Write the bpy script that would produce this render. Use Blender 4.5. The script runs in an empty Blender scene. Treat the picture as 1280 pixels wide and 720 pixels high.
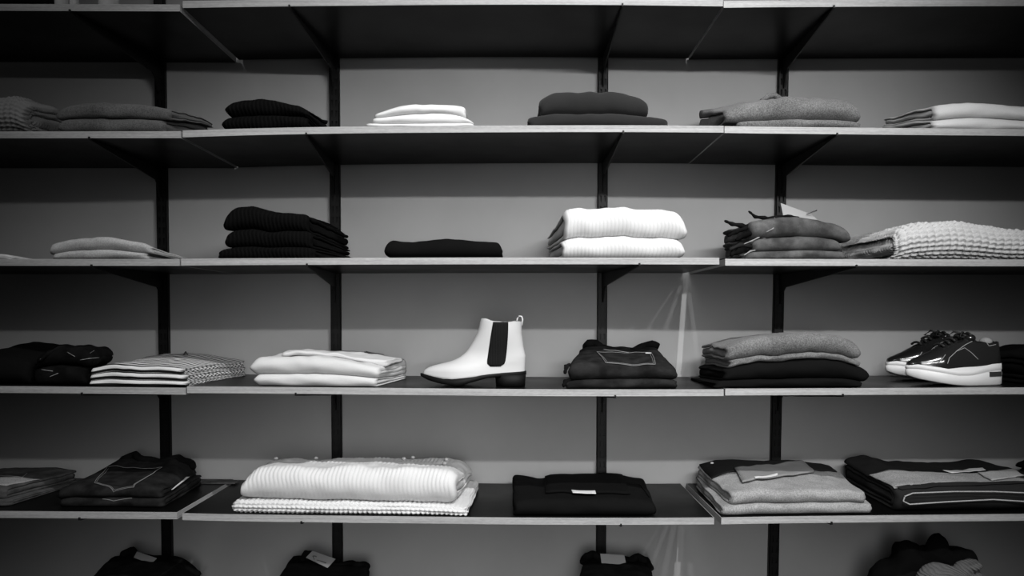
import bpy, bmesh, math, random
from mathutils import Vector, noise
from mathutils.bvhtree import BVHTree
C = bpy.context.scene
col = C.collection
PI = math.pi
F, CX, CY, ZF, CZ = 898.0, 643.0, 395.0, 1.797, 1.45     # lens (px), optical centre, camera to shelf front, camera height
D = 0.38                                                   # shelf front to wall
BD = D - 0.016                                             # board depth

def wx(px, y): return (px - CX) * (ZF + y) / F
def wz(py, y): return CZ + (CY - py) * (ZF + y) / F
def lerp(a, b, t): return a + (b - a) * t
def clamp(v, a=0.0, b=1.0): return max(a, min(b, v))
def sm(t): t = clamp(t); return t * t * (3 - 2 * t)
def interp(pts, x):
    if x <= pts[0][0]: return pts[0][1]
    for (x0, y0), (x1, y1) in zip(pts, pts[1:]):
        if x <= x1:
            return lerp(y0, y1, (x - x0) / max(1e-9, x1 - x0))
    return pts[-1][1]
def smooth_poly(pts, k=2):
    # soften a polyline (Chaikin), keeping its ends
    for _ in range(k):
        q = [pts[0]]
        for a, b in zip(pts, pts[1:]):
            q.append((lerp(a[0], b[0], .25), lerp(a[1], b[1], .25)))
            q.append((lerp(a[0], b[0], .75), lerp(a[1], b[1], .75)))
        q.append(pts[-1]); pts = q
    return pts

# ------------------------------------------------------------------ materials
class NT:
    def __init__(s, name):
        s.m = bpy.data.materials.new(name); s.m.use_nodes = True
        s.n = s.m.node_tree.nodes; s.l = s.m.node_tree.links
        s.b = s.n['Principled BSDF']
    def node(s, t, **kw):
        n = s.n.new(t)
        for k, v in kw.items(): setattr(n, k, v)
        return n
    def put(s, sock, v):
        if hasattr(v, 'links'): s.l.new(v, sock)
        else: sock.default_value = v
    def math(s, op, a, b=0.0, c=None):
        n = s.node('ShaderNodeMath', operation=op)
        s.put(n.inputs[0], a); s.put(n.inputs[1], b)
        if c is not None: s.put(n.inputs[2], c)
        return n.outputs[0]
    def uv(s):
        t = s.node('ShaderNodeTexCoord'); p = s.node('ShaderNodeSeparateXYZ')
        s.l.new(t.outputs['UV'], p.inputs[0]); return t.outputs['UV'], p.outputs[0], p.outputs[1]
    def obj(s): return s.node('ShaderNodeTexCoord').outputs['Object']
    def noise(s, vec, scale, detail=3, rough=.55):
        n = s.node('ShaderNodeTexNoise'); s.l.new(vec, n.inputs['Vector'])
        n.inputs['Scale'].default_value = scale; n.inputs['Detail'].default_value = detail
        n.inputs['Roughness'].default_value = rough
        return n.outputs['Fac']
    def maprange(s, v, a, b, c, d):
        n = s.node('ShaderNodeMapRange'); s.l.new(v, n.inputs[0])
        for i, q in enumerate((a, b, c, d)): n.inputs[i + 1].default_value = q
        return n.outputs[0]
    def grey(s, v):
        n = s.node('ShaderNodeCombineColor')
        for i in range(3): s.put(n.inputs[i], v)
        return n.outputs[0]
    def bump(s, h, strength, dist=.001):
        n = s.node('ShaderNodeBump'); s.l.new(h, n.inputs['Height'])
        n.inputs['Strength'].default_value = strength; n.inputs['Distance'].default_value = dist
        s.l.new(n.outputs[0], s.b.inputs['Normal']); return n
def plain(name, v, rough=.6, spec=.5, coat=0, metal=0):
    t = NT(name); t.b.inputs['Base Color'].default_value = (v, v, v, 1)
    t.b.inputs['Roughness'].default_value = rough; t.b.inputs['Specular IOR Level'].default_value = spec
    t.b.inputs['Coat Weight'].default_value = coat; t.b.inputs['Metallic'].default_value = metal
    return t.m
def fabric(name, v, kind='wool', var=.25, period=.009, bump=.5, sheen=.0, v2=.02, rough=.95, loose=False):
    t = NT(name); uv, U, V = t.uv(); o = t.obj()
    if loose:                                 # no laid-out cloth direction: ribs follow the object's own axes
        p = t.node('ShaderNodeSeparateXYZ'); t.l.new(o, p.inputs[0])
        U = t.math('ADD', t.math('MULTIPLY', p.outputs[0], .6), t.math('ADD', t.math('MULTIPLY', p.outputs[2], .9), t.math('MULTIPLY', t.noise(o, 9, 2), .06))); V = p.outputs[1]
    b = t.b; b.inputs['Roughness'].default_value = rough; b.inputs['Specular IOR Level'].default_value = .04 if v < .03 else .15
    b.inputs['Sheen Weight'].default_value = sheen; b.inputs['Sheen Roughness'].default_value = .5
    fine = t.noise(o, 700 if kind != 'melange' else 330, 4, .7); big = t.noise(o, 14, 3)
    f = t.math('ADD', t.math('MULTIPLY', fine, .75), t.math('MULTIPLY', big, .25))
    valn = t.maprange(f, .3, .7, v * (1 - var), v * (1 + var))
    h = fine
    if kind in ('rib', 'knitrib'):
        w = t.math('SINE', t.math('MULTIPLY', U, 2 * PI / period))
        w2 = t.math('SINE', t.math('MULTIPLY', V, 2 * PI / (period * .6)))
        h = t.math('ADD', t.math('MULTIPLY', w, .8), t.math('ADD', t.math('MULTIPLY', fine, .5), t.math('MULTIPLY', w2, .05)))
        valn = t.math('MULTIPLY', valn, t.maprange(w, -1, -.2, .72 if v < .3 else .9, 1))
    elif kind == 'stripe':
        s1 = t.math('SINE', t.math('MULTIPLY', V, 2 * PI / period))
        m = t.maprange(s1, -.3, -.1, 0, 1)
        valn = t.math('ADD', t.math('MULTIPLY', valn, m), t.math('MULTIPLY', t.math('SUBTRACT', 1.0, m), v2))
    elif kind == 'denim':
        d = t.math('SINE', t.math('MULTIPLY', t.math('ADD', U, V), 2 * PI / .0022))
        h = t.math('ADD', t.math('MULTIPLY', d, .3), fine)
        worn = t.noise(o, 28, 4)
        valn = t.math('MULTIPLY', valn, t.maprange(worn, .35, .7, .6, 1.5))
    t.l.new(t.grey(valn), b.inputs['Base Color'])
    t.bump(h, bump, .0012 if kind not in ('rib', 'knitrib') else period * .25)
    return t.m

def m_wall():
    t = NT('painted_wall'); o = t.obj(); n = t.noise(o, 3, 4); n2 = t.noise(o, 120, 3)
    t.l.new(t.grey(t.maprange(n, .3, .7, .36, .42)), t.b.inputs['Base Color'])
    t.b.inputs['Roughness'].default_value = .75; t.b.inputs['Specular IOR Level'].default_value = .3
    t.bump(n2, .12, .001); return t.m
def m_ply():
    t = NT('plywood_edge'); o = t.obj()
    mp = t.node('ShaderNodeMapping'); t.l.new(o, mp.inputs[0]); mp.inputs['Scale'].default_value = (3, 3, 320)
    n = t.noise(mp.outputs[0], 1.0, 4, .65)
    mp2 = t.node('ShaderNodeMapping'); t.l.new(o, mp2.inputs[0]); mp2.inputs['Scale'].default_value = (90, 90, 400)
    n2 = t.noise(mp2.outputs[0], 1.0, 2)
    f = t.math('ADD', t.math('MULTIPLY', n, .7), t.math('MULTIPLY', n2, .3))
    t.l.new(t.grey(t.maprange(f, .33, .67, .21, .42)), t.b.inputs['Base Color'])
    t.b.inputs['Roughness'].default_value = .6; return t.m
def m_lam():
    t = NT('black_laminate'); o = t.obj(); n = t.noise(o, 5, 3)
    t.b.inputs['Base Color'].default_value = (.0028, .0028, .0028, 1)
    t.l.new(t.maprange(n, .3, .7, .28, .4), t.b.inputs['Roughness'])
    t.b.inputs['Specular IOR Level'].default_value = .10
    t.bump(t.noise(o, 260, 2), .04, .0006); return t.m
M = dict(
    wall=m_wall(), ply=m_ply(), lam=m_lam(),
    metal=plain('black_powder_coat', .006, .5, .25), floor=plain('dark_floor', .03, .6),
    knit_grey=fabric('grey_chunky_knit', .20), wool_dark=fabric('dark_grey_wool', .021, sheen=.1),
    wool_mid=fabric('mid_grey_wool', .085, 'melange', .7, sheen=.1), wool_mel=fabric('melange_grey_wool', .125, 'melange', .8, sheen=.1),
    wool_light=fabric('light_grey_wool', .36, 'melange', .4), wool_pale=fabric('pale_wool', .56, var=.1, bump=.35),
    cotton_white=fabric('white_cotton', .60, var=.06, bump=.25), cream=fabric('cream_knit', .54, var=.08, bump=.3),
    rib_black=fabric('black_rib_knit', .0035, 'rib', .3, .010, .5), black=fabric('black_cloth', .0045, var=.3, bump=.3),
    black_soft=fabric('soft_black_wool', .0055, var=.3, bump=.4),
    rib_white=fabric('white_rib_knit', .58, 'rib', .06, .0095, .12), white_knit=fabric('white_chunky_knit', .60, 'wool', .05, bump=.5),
    cream_knit=fabric('natural_chunky_knit', .5, var=.25, bump=.6),
    stripe=fabric('striped_jersey', .62, 'stripe', .06, .0185, .15, v2=.012),
    denim=fabric('dark_denim', .016, 'denim', .45, bump=.5), denim_mid=fabric('mid_denim', .07, 'denim', .45, bump=.5),
    denim_black=fabric('black_denim', .006, 'denim', .4, bump=.5), denim_grey=fabric('grey_denim', .07, 'denim', .3, bump=.4),
    coat_dark=fabric('dark_coat_wool', .02, var=.3, bump=.5), coat_grey=fabric('grey_coat_wool', .27, 'melange', .6),
    lining=fabric('charcoal_back_wool', .018, var=.3), rib_scarf=fabric('grey_ribbed_scarf', .11, 'rib', .3, .008, .8, loose=True), ribcollar=fabric('grey_rib_collar', .26, 'rib', .25, .004, .7),
    thread=plain('pale_thread', .22, .8), paper=plain('white_card_label', .7, .7), paper_grey=plain('grey_card_label', .28, .7),
    ink=plain('ink', .03, .6), leather=plain('white_leather', .53, .45, .5), elastic=fabric('black_elastic', .012, 'rib', .2, .004, .5),
    sole_black=plain('black_sole', .004, .6, .15), sole_white=plain('white_rubber', .66, .5),
    patent=plain('black_patent', .014, .16, .6, .6), lace=plain('dark_lace', .012, .7), inner=plain('light_shoe_lining', .25, .8),
    glass=None)
g = NT('clear_glass'); g.b.inputs['Transmission Weight'].default_value = .45; g.b.inputs['Roughness'].default_value = .03
g.b.inputs['Base Color'].default_value = (.85, .85, .85, 1); M['glass'] = g.m

# ------------------------------------------------------------------ object helpers
def tag(o, label=None, cat=None, group=None, kind=None):
    if label: o['label'] = label
    if cat: o['category'] = cat
    if group: o['group'] = group
    if kind: o['kind'] = kind
    return o
def mk(name, verts, faces, mat, parent=None, uvs=None, smooth=True, origin=None):
    """one mesh object; verts in world metres, moved so that the origin is the base of the mesh"""
    if origin is None:
        if parent is not None: origin = parent.get('_o', None); origin = Vector(parent.location)
        else:
            xs = [v[0] for v in verts]; ys = [v[1] for v in verts]; zs = [v[2] for v in verts]
            origin = Vector(((min(xs) + max(xs)) / 2, (min(ys) + max(ys)) / 2, min(zs)))
    origin = Vector(origin)
    me = bpy.data.meshes.new(name)
    me.from_pydata([(v[0] - origin.x, v[1] - origin.y, v[2] - origin.z) for v in verts], [], faces)
    me.validate(clean_customdata=False)
    if uvs is not None:
        l = me.uv_layers.new(name='UVMap')
        for lp in me.loops: l.data[lp.index].uv = uvs[lp.vertex_index]
    for m in (mat if isinstance(mat, (list, tuple)) else [mat]): me.materials.append(m)
    bm = bmesh.new(); bm.from_mesh(me); bmesh.ops.recalc_face_normals(bm, faces=bm.faces); bm.to_mesh(me); bm.free()
    if smooth: me.polygons.foreach_set('use_smooth', [True] * len(me.polygons))
    o = bpy.data.objects.new(name, me); col.objects.link(o)
    if parent is not None: o.parent = world_parent(o, parent, origin)
    else: o.location = origin
    return o
def wloc(o):
    v = Vector(o.location); p = o.parent
    while p is not None: v = v + Vector(p.location); p = p.parent
    return v
def world_parent(o, parent, origin):
    o.location = origin - wloc(parent); return parent
def part(name, verts, faces, mat, parent, uvs=None, smooth=True):
    return mk(name, verts, faces, mat, parent, uvs, smooth, origin=wloc(parent))
def empty(name, loc):
    o = bpy.data.objects.new(name, None); col.objects.link(o); o.location = loc; o.empty_display_size = .05; return o
def box_vf(x0, x1, y0, y1, z0, z1):
    v = [(x, y, z) for z in (z0, z1) for y in (y0, y1) for x in (x0, x1)]
    f = [(0, 2, 3, 1), (4, 5, 7, 6), (0, 1, 5, 4), (2, 6, 7, 3), (0, 4, 6, 2), (1, 3, 7, 5)]
    return v, f
def merge(*vfs):
    V, Fc = [], []
    for v, f in vfs:
        n = len(V); V += list(v); Fc += [tuple(i + n for i in q) for q in f]
    return V, Fc
def tube_vf(pts, r, n=6, closed=False):
    pts = [Vector(p) for p in pts]; V, Fc = [], []; m = len(pts)
    for i, p in enumerate(pts):
        a = pts[(i - 1) % m] if (closed or i > 0) else p; b = pts[(i + 1) % m] if (closed or i < m - 1) else p
        t = (b - a).normalized() if (b - a).length > 1e-9 else Vector((1, 0, 0))
        up = Vector((0, 0, 1)) if abs(t.z) < .9 else Vector((1, 0, 0))
        s = t.cross(up).normalized(); u = s.cross(t)
        rr = r[i] if isinstance(r, (list, tuple)) else r
        for k in range(n):
            an = 2 * PI * k / n; V.append(tuple(p + s * (math.cos(an) * rr) + u * (math.sin(an) * rr)))
    for i in range(m if closed else m - 1):
        j = (i + 1) % m
        for k in range(n):
            Fc.append((i * n + k, i * n + (k + 1) % n, j * n + (k + 1) % n, j * n + k))
    if not closed: Fc += [tuple(range(n)), tuple((m - 1) * n + k for k in range(n))]
    return V, Fc
def ellipsoid_vf(c, r, nu=14, nv=10):
    V = [(c[0], c[1], c[2] - r[2])]; Fc = []
    for j in range(1, nv):
        th = -PI / 2 + PI * j / nv
        for i in range(nu):
            a = 2 * PI * i / nu
            V.append((c[0] + r[0] * math.cos(th) * math.cos(a), c[1] + r[1] * math.cos(th) * math.sin(a), c[2] + r[2] * math.sin(th)))
    V.append((c[0], c[1], c[2] + r[2])); t = len(V) - 1
    for i in range(nu):
        Fc.append((0, 1 + (i + 1) % nu, 1 + i)); Fc.append((t, t - nu + i, t - nu + (i + 1) % nu))
    for j in range(nv - 2):
        for i in range(nu):
            a = 1 + j * nu + i; b = 1 + j * nu + (i + 1) % nu
            Fc.append((a, b, b + nu, a + nu))
    return V, Fc

# ------------------------------------------------------------------ setting
def struct(name, vf, mat):
    o = mk(name, vf[0], vf[1], mat, smooth=False, origin=(0, 0, 0)); tag(o, kind='structure'); return o
struct('wall_back', box_vf(-3.2, 3.2, D, D + .12, 0, 3.7), M['wall'])
struct('floor', box_vf(-3.2, 3.2, -3.5, D, -.1, 0), M['floor'])

# ------------------------------------------------------------------ shelf boards
TH = .017
BOARDS = [  # front lower edge of each board as read along its length: left, middle, right
    [[(-190, 13), (0, 13.5), (225, 14.2)], [(228.5, 10), (320, 8.5), (460, 6.8), (640, 5.6), (780, 6.3), (903.7, 8)], [(904.5, 9.8), (960, 9), (1280, 7.5), (1480, 7)]],
    [[(-190, 173), (0, 172.8), (226, 172.6)], [(228.5, 171.7), (320, 168.7), (460, 166.3), (640, 165.3), (780, 165), (904.6, 165.8)], [(905.5, 166.2), (960, 167), (1280, 170), (1480, 171.5)]],
    [[(-190, 332), (0, 332.1), (224.5, 332.2)], [(226.5, 332), (320, 331.2), (640, 330.2), (899, 330.6)], [(906.5, 332), (960, 332.2), (1280, 332.8), (1480, 333)]],
    [[(-190, 489.5), (0, 491), (232, 493.2)], [(234, 491.3), (320, 491.8), (640, 495), (780, 495.3), (904.5, 495)], [(906.5, 494.3), (1280, 492.8), (1480, 491.5)]],
    [[(-190, 646), (0, 647.3), (221.5, 648.9)], [(228, 650), (320, 652), (500, 654), (640, 655.6), (780, 656), (892.5, 655.4)], [(901.5, 655.4), (960, 654.2), (1280, 650.8), (1480, 649)]],
    [[(-190, 806), (0, 808), (218, 811)], [(225, 812), (640, 818), (893, 817)], [(902, 817), (1280, 811), (1480, 809)]],
]
ROWN = ['topmost', 'second', 'third', 'fourth', 'fifth', 'lowest']
SECN = ['left', 'middle', 'right']
def shelf_z(row, x):
    px = x * F / ZF + CX
    for b in BOARDS[row]:
        if px <= b[-1][0] + 3: return wz(interp(b, px), 0) + TH
    return wz(BOARDS[row][-1][-1][1], 0) + TH
for r, secs in enumerate(BOARDS):
    for s, pl in enumerate(secs):
        spl = smooth_poly([(wx(a, 0), wz(b, 0)) for a, b in pl], 2)
        x0, x1 = spl[0][0], spl[-1][0]; n = 28
        def strip(y0, y1, xa, xb, e=0.0):
            V, Fc = [], []
            for i in range(n + 1):
                x = lerp(xa, xb, i / n); z = interp(spl, x)
                V += [(x, y0, z + e), (x, y1, z + e), (x, y1, z + TH - e), (x, y0, z + TH - e)]
            for i in range(n):
                a = i * 4
                for k in range(4): Fc.append((a + k, a + (k + 1) % 4, a + 4 + (k + 1) % 4, a + 4 + k))
            Fc += [(0, 1, 2, 3), tuple(n * 4 + k for k in (3, 2, 1, 0))]
            return V, Fc
        e = .0012
        v, f = strip(e, BD, x0 + e, x1 - e)
        o = mk('shelf_board', v, f, M['lam'], smooth=False, origin=(lerp(x0, x1, .5), BD / 2, min(q[1] for q in spl)))
        tag(o, f'black laminate shelf board with pale plywood edge, {ROWN[r]} shelf from the top, {SECN[s]} section', 'shelf', 'shelf boards along the wall')
        v, f = merge(strip(-.0005, e, x0, x1), strip(e, BD - .001, x0, x0 + e), strip(e, BD - .001, x1 - e, x1))
        b = part('edge_band', v, f, M['ply'], o, smooth=False); b['label'] = 'pale plywood edge'

# ------------------------------------------------------------------ uprights and brackets
UP = [((199, 80), (208, 700)), ((417.3, 80), (421.5, 700)), ((754.2, 80), (751.5, 700)), ((980, 80), (967.5, 700))]
UPN = ['leftmost', 'second from the left', 'third from the left', 'rightmost']
yu0, yu1 = D - .0155, D
def up_x(i, z):
    (xa, ya), (xb, yb) = UP[i]; py = CY - (z - CZ) * F / (ZF + yu0)
    return wx(lerp(xa, xb, (py - ya) / (yb - ya)), yu0)
hw = .0148
for i in range(4):
    vfs = []
    def seg(za, zb, a, b, ya=yu0, yb=yu0 + .002):
        xa, xb = up_x(i, za), up_x(i, zb)
        V = [(xa + a, ya, za), (xa + b, ya, za), (xa + b, yb, za), (xa + a, yb, za), (xb + a, ya, zb), (xb + b, ya, zb), (xb + b, yb, zb), (xb + a, yb, zb)]
        return V, [(0, 1, 2, 3), (4, 7, 6, 5), (0, 4, 5, 1), (1, 5, 6, 2), (2, 6, 7, 3), (3, 7, 4, 0)]
    z0, z1 = .02, 2.75
    vfs += [seg(z0, z1, -hw, -.009), seg(z0, z1, -.0035, .0035), seg(z0, z1, .009, hw),
            seg(z0, z1, -hw, -hw + .002, yu0, yu1), seg(z0, z1, hw - .002, hw, yu0, yu1)]
    z = z0
    while z < z1 - .02:                      # bars between the pairs of slots
        vfs += [seg(z, z + .014, -.009, -.0035), seg(z, z + .014, .0035, .009)]; z += .032
    vfs.append(seg(z0, z1, -hw + .002, hw - .002, yu0 + .007, yu0 + .008))
    V, Fc = merge(*vfs)
    o = mk('upright_rail', V, Fc, M['metal'], smooth=False)
    tag(o, f'black slotted metal wall rail carrying the shelves, {UPN[i]} of the four', 'rail', 'wall rails behind the shelves')
TIPS = [(88, 362, 778, 1042), (112, 383, 779, 1046), (115, 384, 799, 1070), (103, 370, 769, 1053), (100, 377, 776, 1039), (96, 375, 778, 1040)]
def bracket(row, i):
    tx = wx(TIPS[row][i], 0); zb = shelf_z(row, tx) - TH
    bx = up_x(i, zb - .03); zbb = zb
    pts = [(yu0, 0), (yu0, -.085), (yu0 - .008, -.088), (yu0 - .022, -.052), (yu0 - .034, -.040), (.03, -.0075), (.0, -.0045), (-.0035, -.0035), (-.004, .0035), (-.0008, .0035), (-.0008, -.0004)]
    V = []; n = len(pts)
    for sx in (-.002, .002):
        for (y, z) in pts: V.append((lerp(tx, bx, clamp(y / yu0, -.02, 1)) + sx, y, zb + z - .0004))
    Fc = [tuple(range(n)), tuple(range(2 * n - 1, n - 1, -1))] + [(k, (k + 1) % n, n + (k + 1) % n, n + k) for k in range(n)]
    fl = []
    o = mk('shelf_bracket', V, Fc, M['metal'], smooth=False)
    tag(o, f'black metal bracket under the {ROWN[row]} shelf on the wall rail {UPN[i]}', 'bracket', 'brackets under the shelves')
for r in range(6):
    for i in range(4): bracket(r, i)

# ------------------------------------------------------------------ folded cloth
class G:
    pass
def knit_v(U, V, p, q):
    a = abs(math.sin(PI * U / p)); fr = (U / p) % 1.0
    ch = .5 + .5 * math.sin(2 * PI * (V / q + .35 * abs(fr - .5) * 2))
    n = noise.noise(Vector((U * 30, V * 30, 7))) * .25
    return (a ** .6) * (.12 + .88 * ch ** .8) + n
def garment(name, label, cat, mat, row, top, yf=.012, depth=.27, plies=2, back=None, xb=None, on=None, group=None,
            endl='open', endr='open', res=.006, seed=None, amp=.0048, fy=.0045, knit=None, parent=None, core=False, minT=.005, cr=.014, rmax=.04, gapf=.13):
    """cloth folded over at the front: nested plies that turn round the front edge, their ends open at the sides"""
    s = G(); s.row, s.yf, s.yb, s.on = row, yf, yf + depth, on
    s.seed = on.seed if (on is not None and seed is None) else (seed if seed is not None else hash_s(label))
    yp = yf + .008
    tF = smooth_poly([(wx(a, yp), wz(b, yp)) for a, b in top], 2)
    fx0, fx1 = tF[0][0], tF[-1][0]
    if back:
        tB = smooth_poly([(wx(a, s.yb), wz(b, s.yb)) for a, b in back], 2)
        if xb is None: bx0, bx1 = fx0, fx1
    else: tB = None
    if xb is not None: bx0, bx1 = (wx(xb[0], s.yb), wx(xb[1], s.yb))
    elif not back: bx0, bx1 = fx0, fx1
    s.X = lambda u, y: lerp(lerp(fx0, bx0, clamp((y - yf) / depth)), lerp(fx1, bx1, clamp((y - yf) / depth)), u)
    def Uof(x, y):
        a, b = s.X(0, y), s.X(1, y); return clamp((x - a) / (b - a))
    s.U = Uof
    s.z0 = (lambda x, y: on.zt(x, y)) if on is not None else (lambda x, y: shelf_z(row, x) + .0006)
    def zt(x, y):
        u = Uof(x, y); v = clamp((y - yf) / depth)
        zf = interp(tF, lerp(fx0, fx1, u))
        if tB: zb_ = interp(tB, lerp(bx0, bx1, u))
        else: zb_ = zf - .004
        z = lerp(zf, zb_, v ** .85)
        return max(z, s.z0(x, y) + minT)
    s.zt = zt
    def disp(x, y, z):
        h = clamp((z - shelf_z(row, x)) / .05, 0, 1.6)
        return amp * h * noise.noise(Vector((x * 11 + s.seed, y * 9, s.seed * .7))) + amp * .5 * h * noise.noise(Vector((x * 34, y * 26 + s.seed, 3)))
    s.disp = disp
    def Tof(x, y): return zt(x, y) - s.z0(x, y)
    def pt(u, h, yy, T0):
        """h: height fraction, yy: metres behind the front"""
        y = yf + yy
        x = s.X(u, y) + .004 * noise.noise(Vector((y * 14 + s.seed, h * 2.5, u * 2))) * (1 if knit is None else 1.5)
        a = s.z0(x, y); b = zt(x, y)
        z = a + h * (b - a)
        y += fy * noise.noise(Vector((x * 16, h * 1.4 + s.seed * 3.1, s.seed))) * (1 - clamp(yy / .1))
        return (x, y, z + disp(x, y, z))
    W = fx1 - fx0
    ncol = max(12, int(W / res))
    es = [0, .0008, .002, .0035, .0055, .008, .012]
    us = [e / W for e in es] + [lerp(.018 / W, 1 - .018 / W, i / (ncol)) for i in range(ncol + 1)] + [1 - e / W for e in reversed(es)]
    us = sorted(set(us))
    nb = max(8, int(depth / (res * 1.6))); na = 14 if knit is None else 56
    V, Fc, UVs = [], [], []
    for k in range(plies):
        last = (k == plies - 1) and True
        a_o = .5 - k / (2.0 * plies)
        a_i = .5 - (k + 1 - gapf) / (2.0 * plies)
        base = len(V); ringn = None
        ybk = depth - .006 * k - .002 * ((s.seed * 7 + k) % 3)
        for u in us:
            d = min(u, 1 - u) * W; x = s.X(u, yf); T = Tof(x, yf + .02); R = min(T / 2, rmax)
            side = endl if u < .5 else endr
            plyT = T / (2 * plies)
            gg = math.sqrt(max(.02, 1 - (1 - clamp(d / max(.0015, plyT * .5))) ** 2))
            env = 1.0
            if side == 'round':
                rr = T * .55; env = math.sqrt(max(.01, 1 - (1 - clamp(d / rr)) ** 2)); gg = 1 if not last else 1
            elif side == 'soft':
                rr = T * .3; env = .45 + .55 * math.sqrt(max(.0, 1 - (1 - clamp(d / rr)) ** 2))
            cin = cr * (1 - math.sqrt(max(0, 1 - (1 - clamp(d / cr)) ** 2)))
            def path(a):
                P = []
                yc = R + cin
                for i in range(nb): P.append((.5 - a, lerp(ybk, yc, (i / nb))))
                for i in range(na + 1):
                    ph = -PI / 2 + PI * i / na
                    P.append((.5 + a * math.sin(ph), yc - R * 2 * a * math.cos(ph)))
                for i in range(1, nb + 1): P.append((.5 + a, lerp(yc, ybk, (i / nb))))
                return P
            Po = path(a_o)
            if last: Pi = [(.5, max(p[1], R + cin)) for p in Po]; ring = list(Po)
            else: Pi = path(a_i); ring = Po
            def fin(p, q):
                h = lerp((p[0] + q[0]) / 2, p[0], gg); y = lerp((p[1] + q[1]) / 2, p[1], gg)
                if last: h = lerp(.5, p[0], gg); y = p[1]
                return (.5 + (h - .5) * env, y)
            pts = [fin(p, q) for p, q in zip(Po, Pi)]
            L = 0; prev = None; lens = []
            for p in pts:
                w = (p[0] * T, p[1])
                if prev: L += math.hypot(w[0] - prev[0], w[1] - prev[1])
                prev = w; lens.append(L)
            mid = lens[len(lens) // 2]
            for p, l in zip(pts, lens):
                V.append(pt(u, p[0], p[1], T)); UVs.append((x, l - mid + k * .37))
            if not last:
                for p, q, l in reversed(list(zip(Pi, Po, lens))):
                    f2 = fin(p, q); V.append(pt(u, f2[0], f2[1], T)); UVs.append((x, l - mid + .2))
                ringn = 2 * len(pts)
            else: ringn = len(pts)
        m = len(us)
        for i in range(m - 1):
            for j in range(ringn):
                a = base + i * ringn + j; b = base + i * ringn + (j + 1) % ringn
                Fc.append((a, b, b + ringn, a + ringn))
        for e in (0, m - 1):
            bb = base + e * ringn
            for j in range(ringn // 2 - 1 + (ringn % 2)):
                a, b, c, d_ = bb + j, bb + j + 1, bb + ringn - 2 - j, bb + ringn - 1 - j
                if b == c: Fc.append((a, b, d_))
                elif b < c: Fc.append((a, b, c, d_))
    if parent is None: o = mk(name, V, Fc, mat, uvs=UVs)
    else: o = part(name, V, Fc, mat, parent, uvs=UVs)
    if knit:
        p, q, A = knit; me = o.data
        nrm = [v.normal.copy() for v in me.vertices]
        lo = wloc(o)
        for v, nn, uv in zip(me.vertices, nrm, UVs):
            v.co += nn * (A * (knit_v(uv[0], uv[1], p, q) - .5))
            v.co.z = max(v.co.z, s.z0(v.co.x + lo.x, v.co.y + lo.y) - lo.z)
        me.update()
    if parent is None: tag(o, label, cat, group)
    s.o = o
    def surf(x, y):
        T = Tof(x, yf + .02); R = min(T / 2, rmax); a = s.z0(x, y); b = zt(x, y); h = 1
        if y < yf + R: h = .5 + .5 * math.sqrt(max(0, 1 - ((yf + R - y) / R) ** 2))
        z = a + h * (b - a); return z + disp(x, y, z)
    s.surf = surf
    def on_px(px, py):
        y = yf
        while y < s.yb:
            if wz(py, y) <= surf(wx(px, y), y): break
            y += .001
        return (wx(px, y), y)
    s.at = on_px
    return s
def hash_s(t):
    h = 7
    for c in t: h = (h * 31 + ord(c)) % 9973
    return h / 97.0

def patch(name, mat, g_, corners, parent=None, off=.0012, th=.0012, n=10, px=True, label=None, lift=None):
    """a thin piece of cloth or card lying on a garment; corners in order round the outline (4)"""
    c = [g_.at(*p) if px else p for p in corners]
    V, UVs, Fc = [], [], []
    for lay in (0, 1):
        for j in range(n + 1):
            for i in range(n + 1):
                s_, t_ = i / n, j / n
                x = lerp(lerp(c[0][0], c[1][0], s_), lerp(c[3][0], c[2][0], s_), t_)
                y = lerp(lerp(c[0][1], c[1][1], s_), lerp(c[3][1], c[2][1], s_), t_)
                z = g_.surf(x, y) + off + (th if lay else 0) + (lift(s_, t_) if lift else 0)
                V.append((x, y, z)); UVs.append((x, y))
    w = n + 1; N = w * w
    for j in range(n):
        for i in range(n):
            a = j * w + i; Fc.append((a, a + w, a + w + 1, a + 1)); a += N; Fc.append((a, a + 1, a + w + 1, a + w))
    rim = [i for i in range(w)] + [j * w + n for j in range(1, w)] + [n * w + i for i in range(n - 1, -1, -1)] + [j * w for j in range(n - 1, 0, -1)]
    for a, b in zip(rim, rim[1:] + rim[:1]): Fc.append((a, b, b + N, a + N))
    o = part(name, V, Fc, mat, parent or g_.o, uvs=UVs, smooth=True)
    if label: o['label'] = label
    return o
def seam(name, mat, g_, pts, r=.0007, parent=None, off=.001, label=None, dash=False):
    w = [g_.at(*p) for p in pts]; out = []
    for a, b in zip(w, w[1:]):
        n = max(2, int(math.hypot(a[0] - b[0], a[1] - b[1]) / .004))
        for i in range(n): x, y = lerp(a[0], b[0], i / n), lerp(a[1], b[1], i / n); out.append((x, y, g_.surf(x, y) + off))
    out.append((w[-1][0], w[-1][1], g_.surf(*w[-1]) + off))
    V, Fc = tube_vf(out, r, 5)
    o = part(name, V, Fc, mat, parent or g_.o)
    if label: o['label'] = label
    return o
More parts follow.
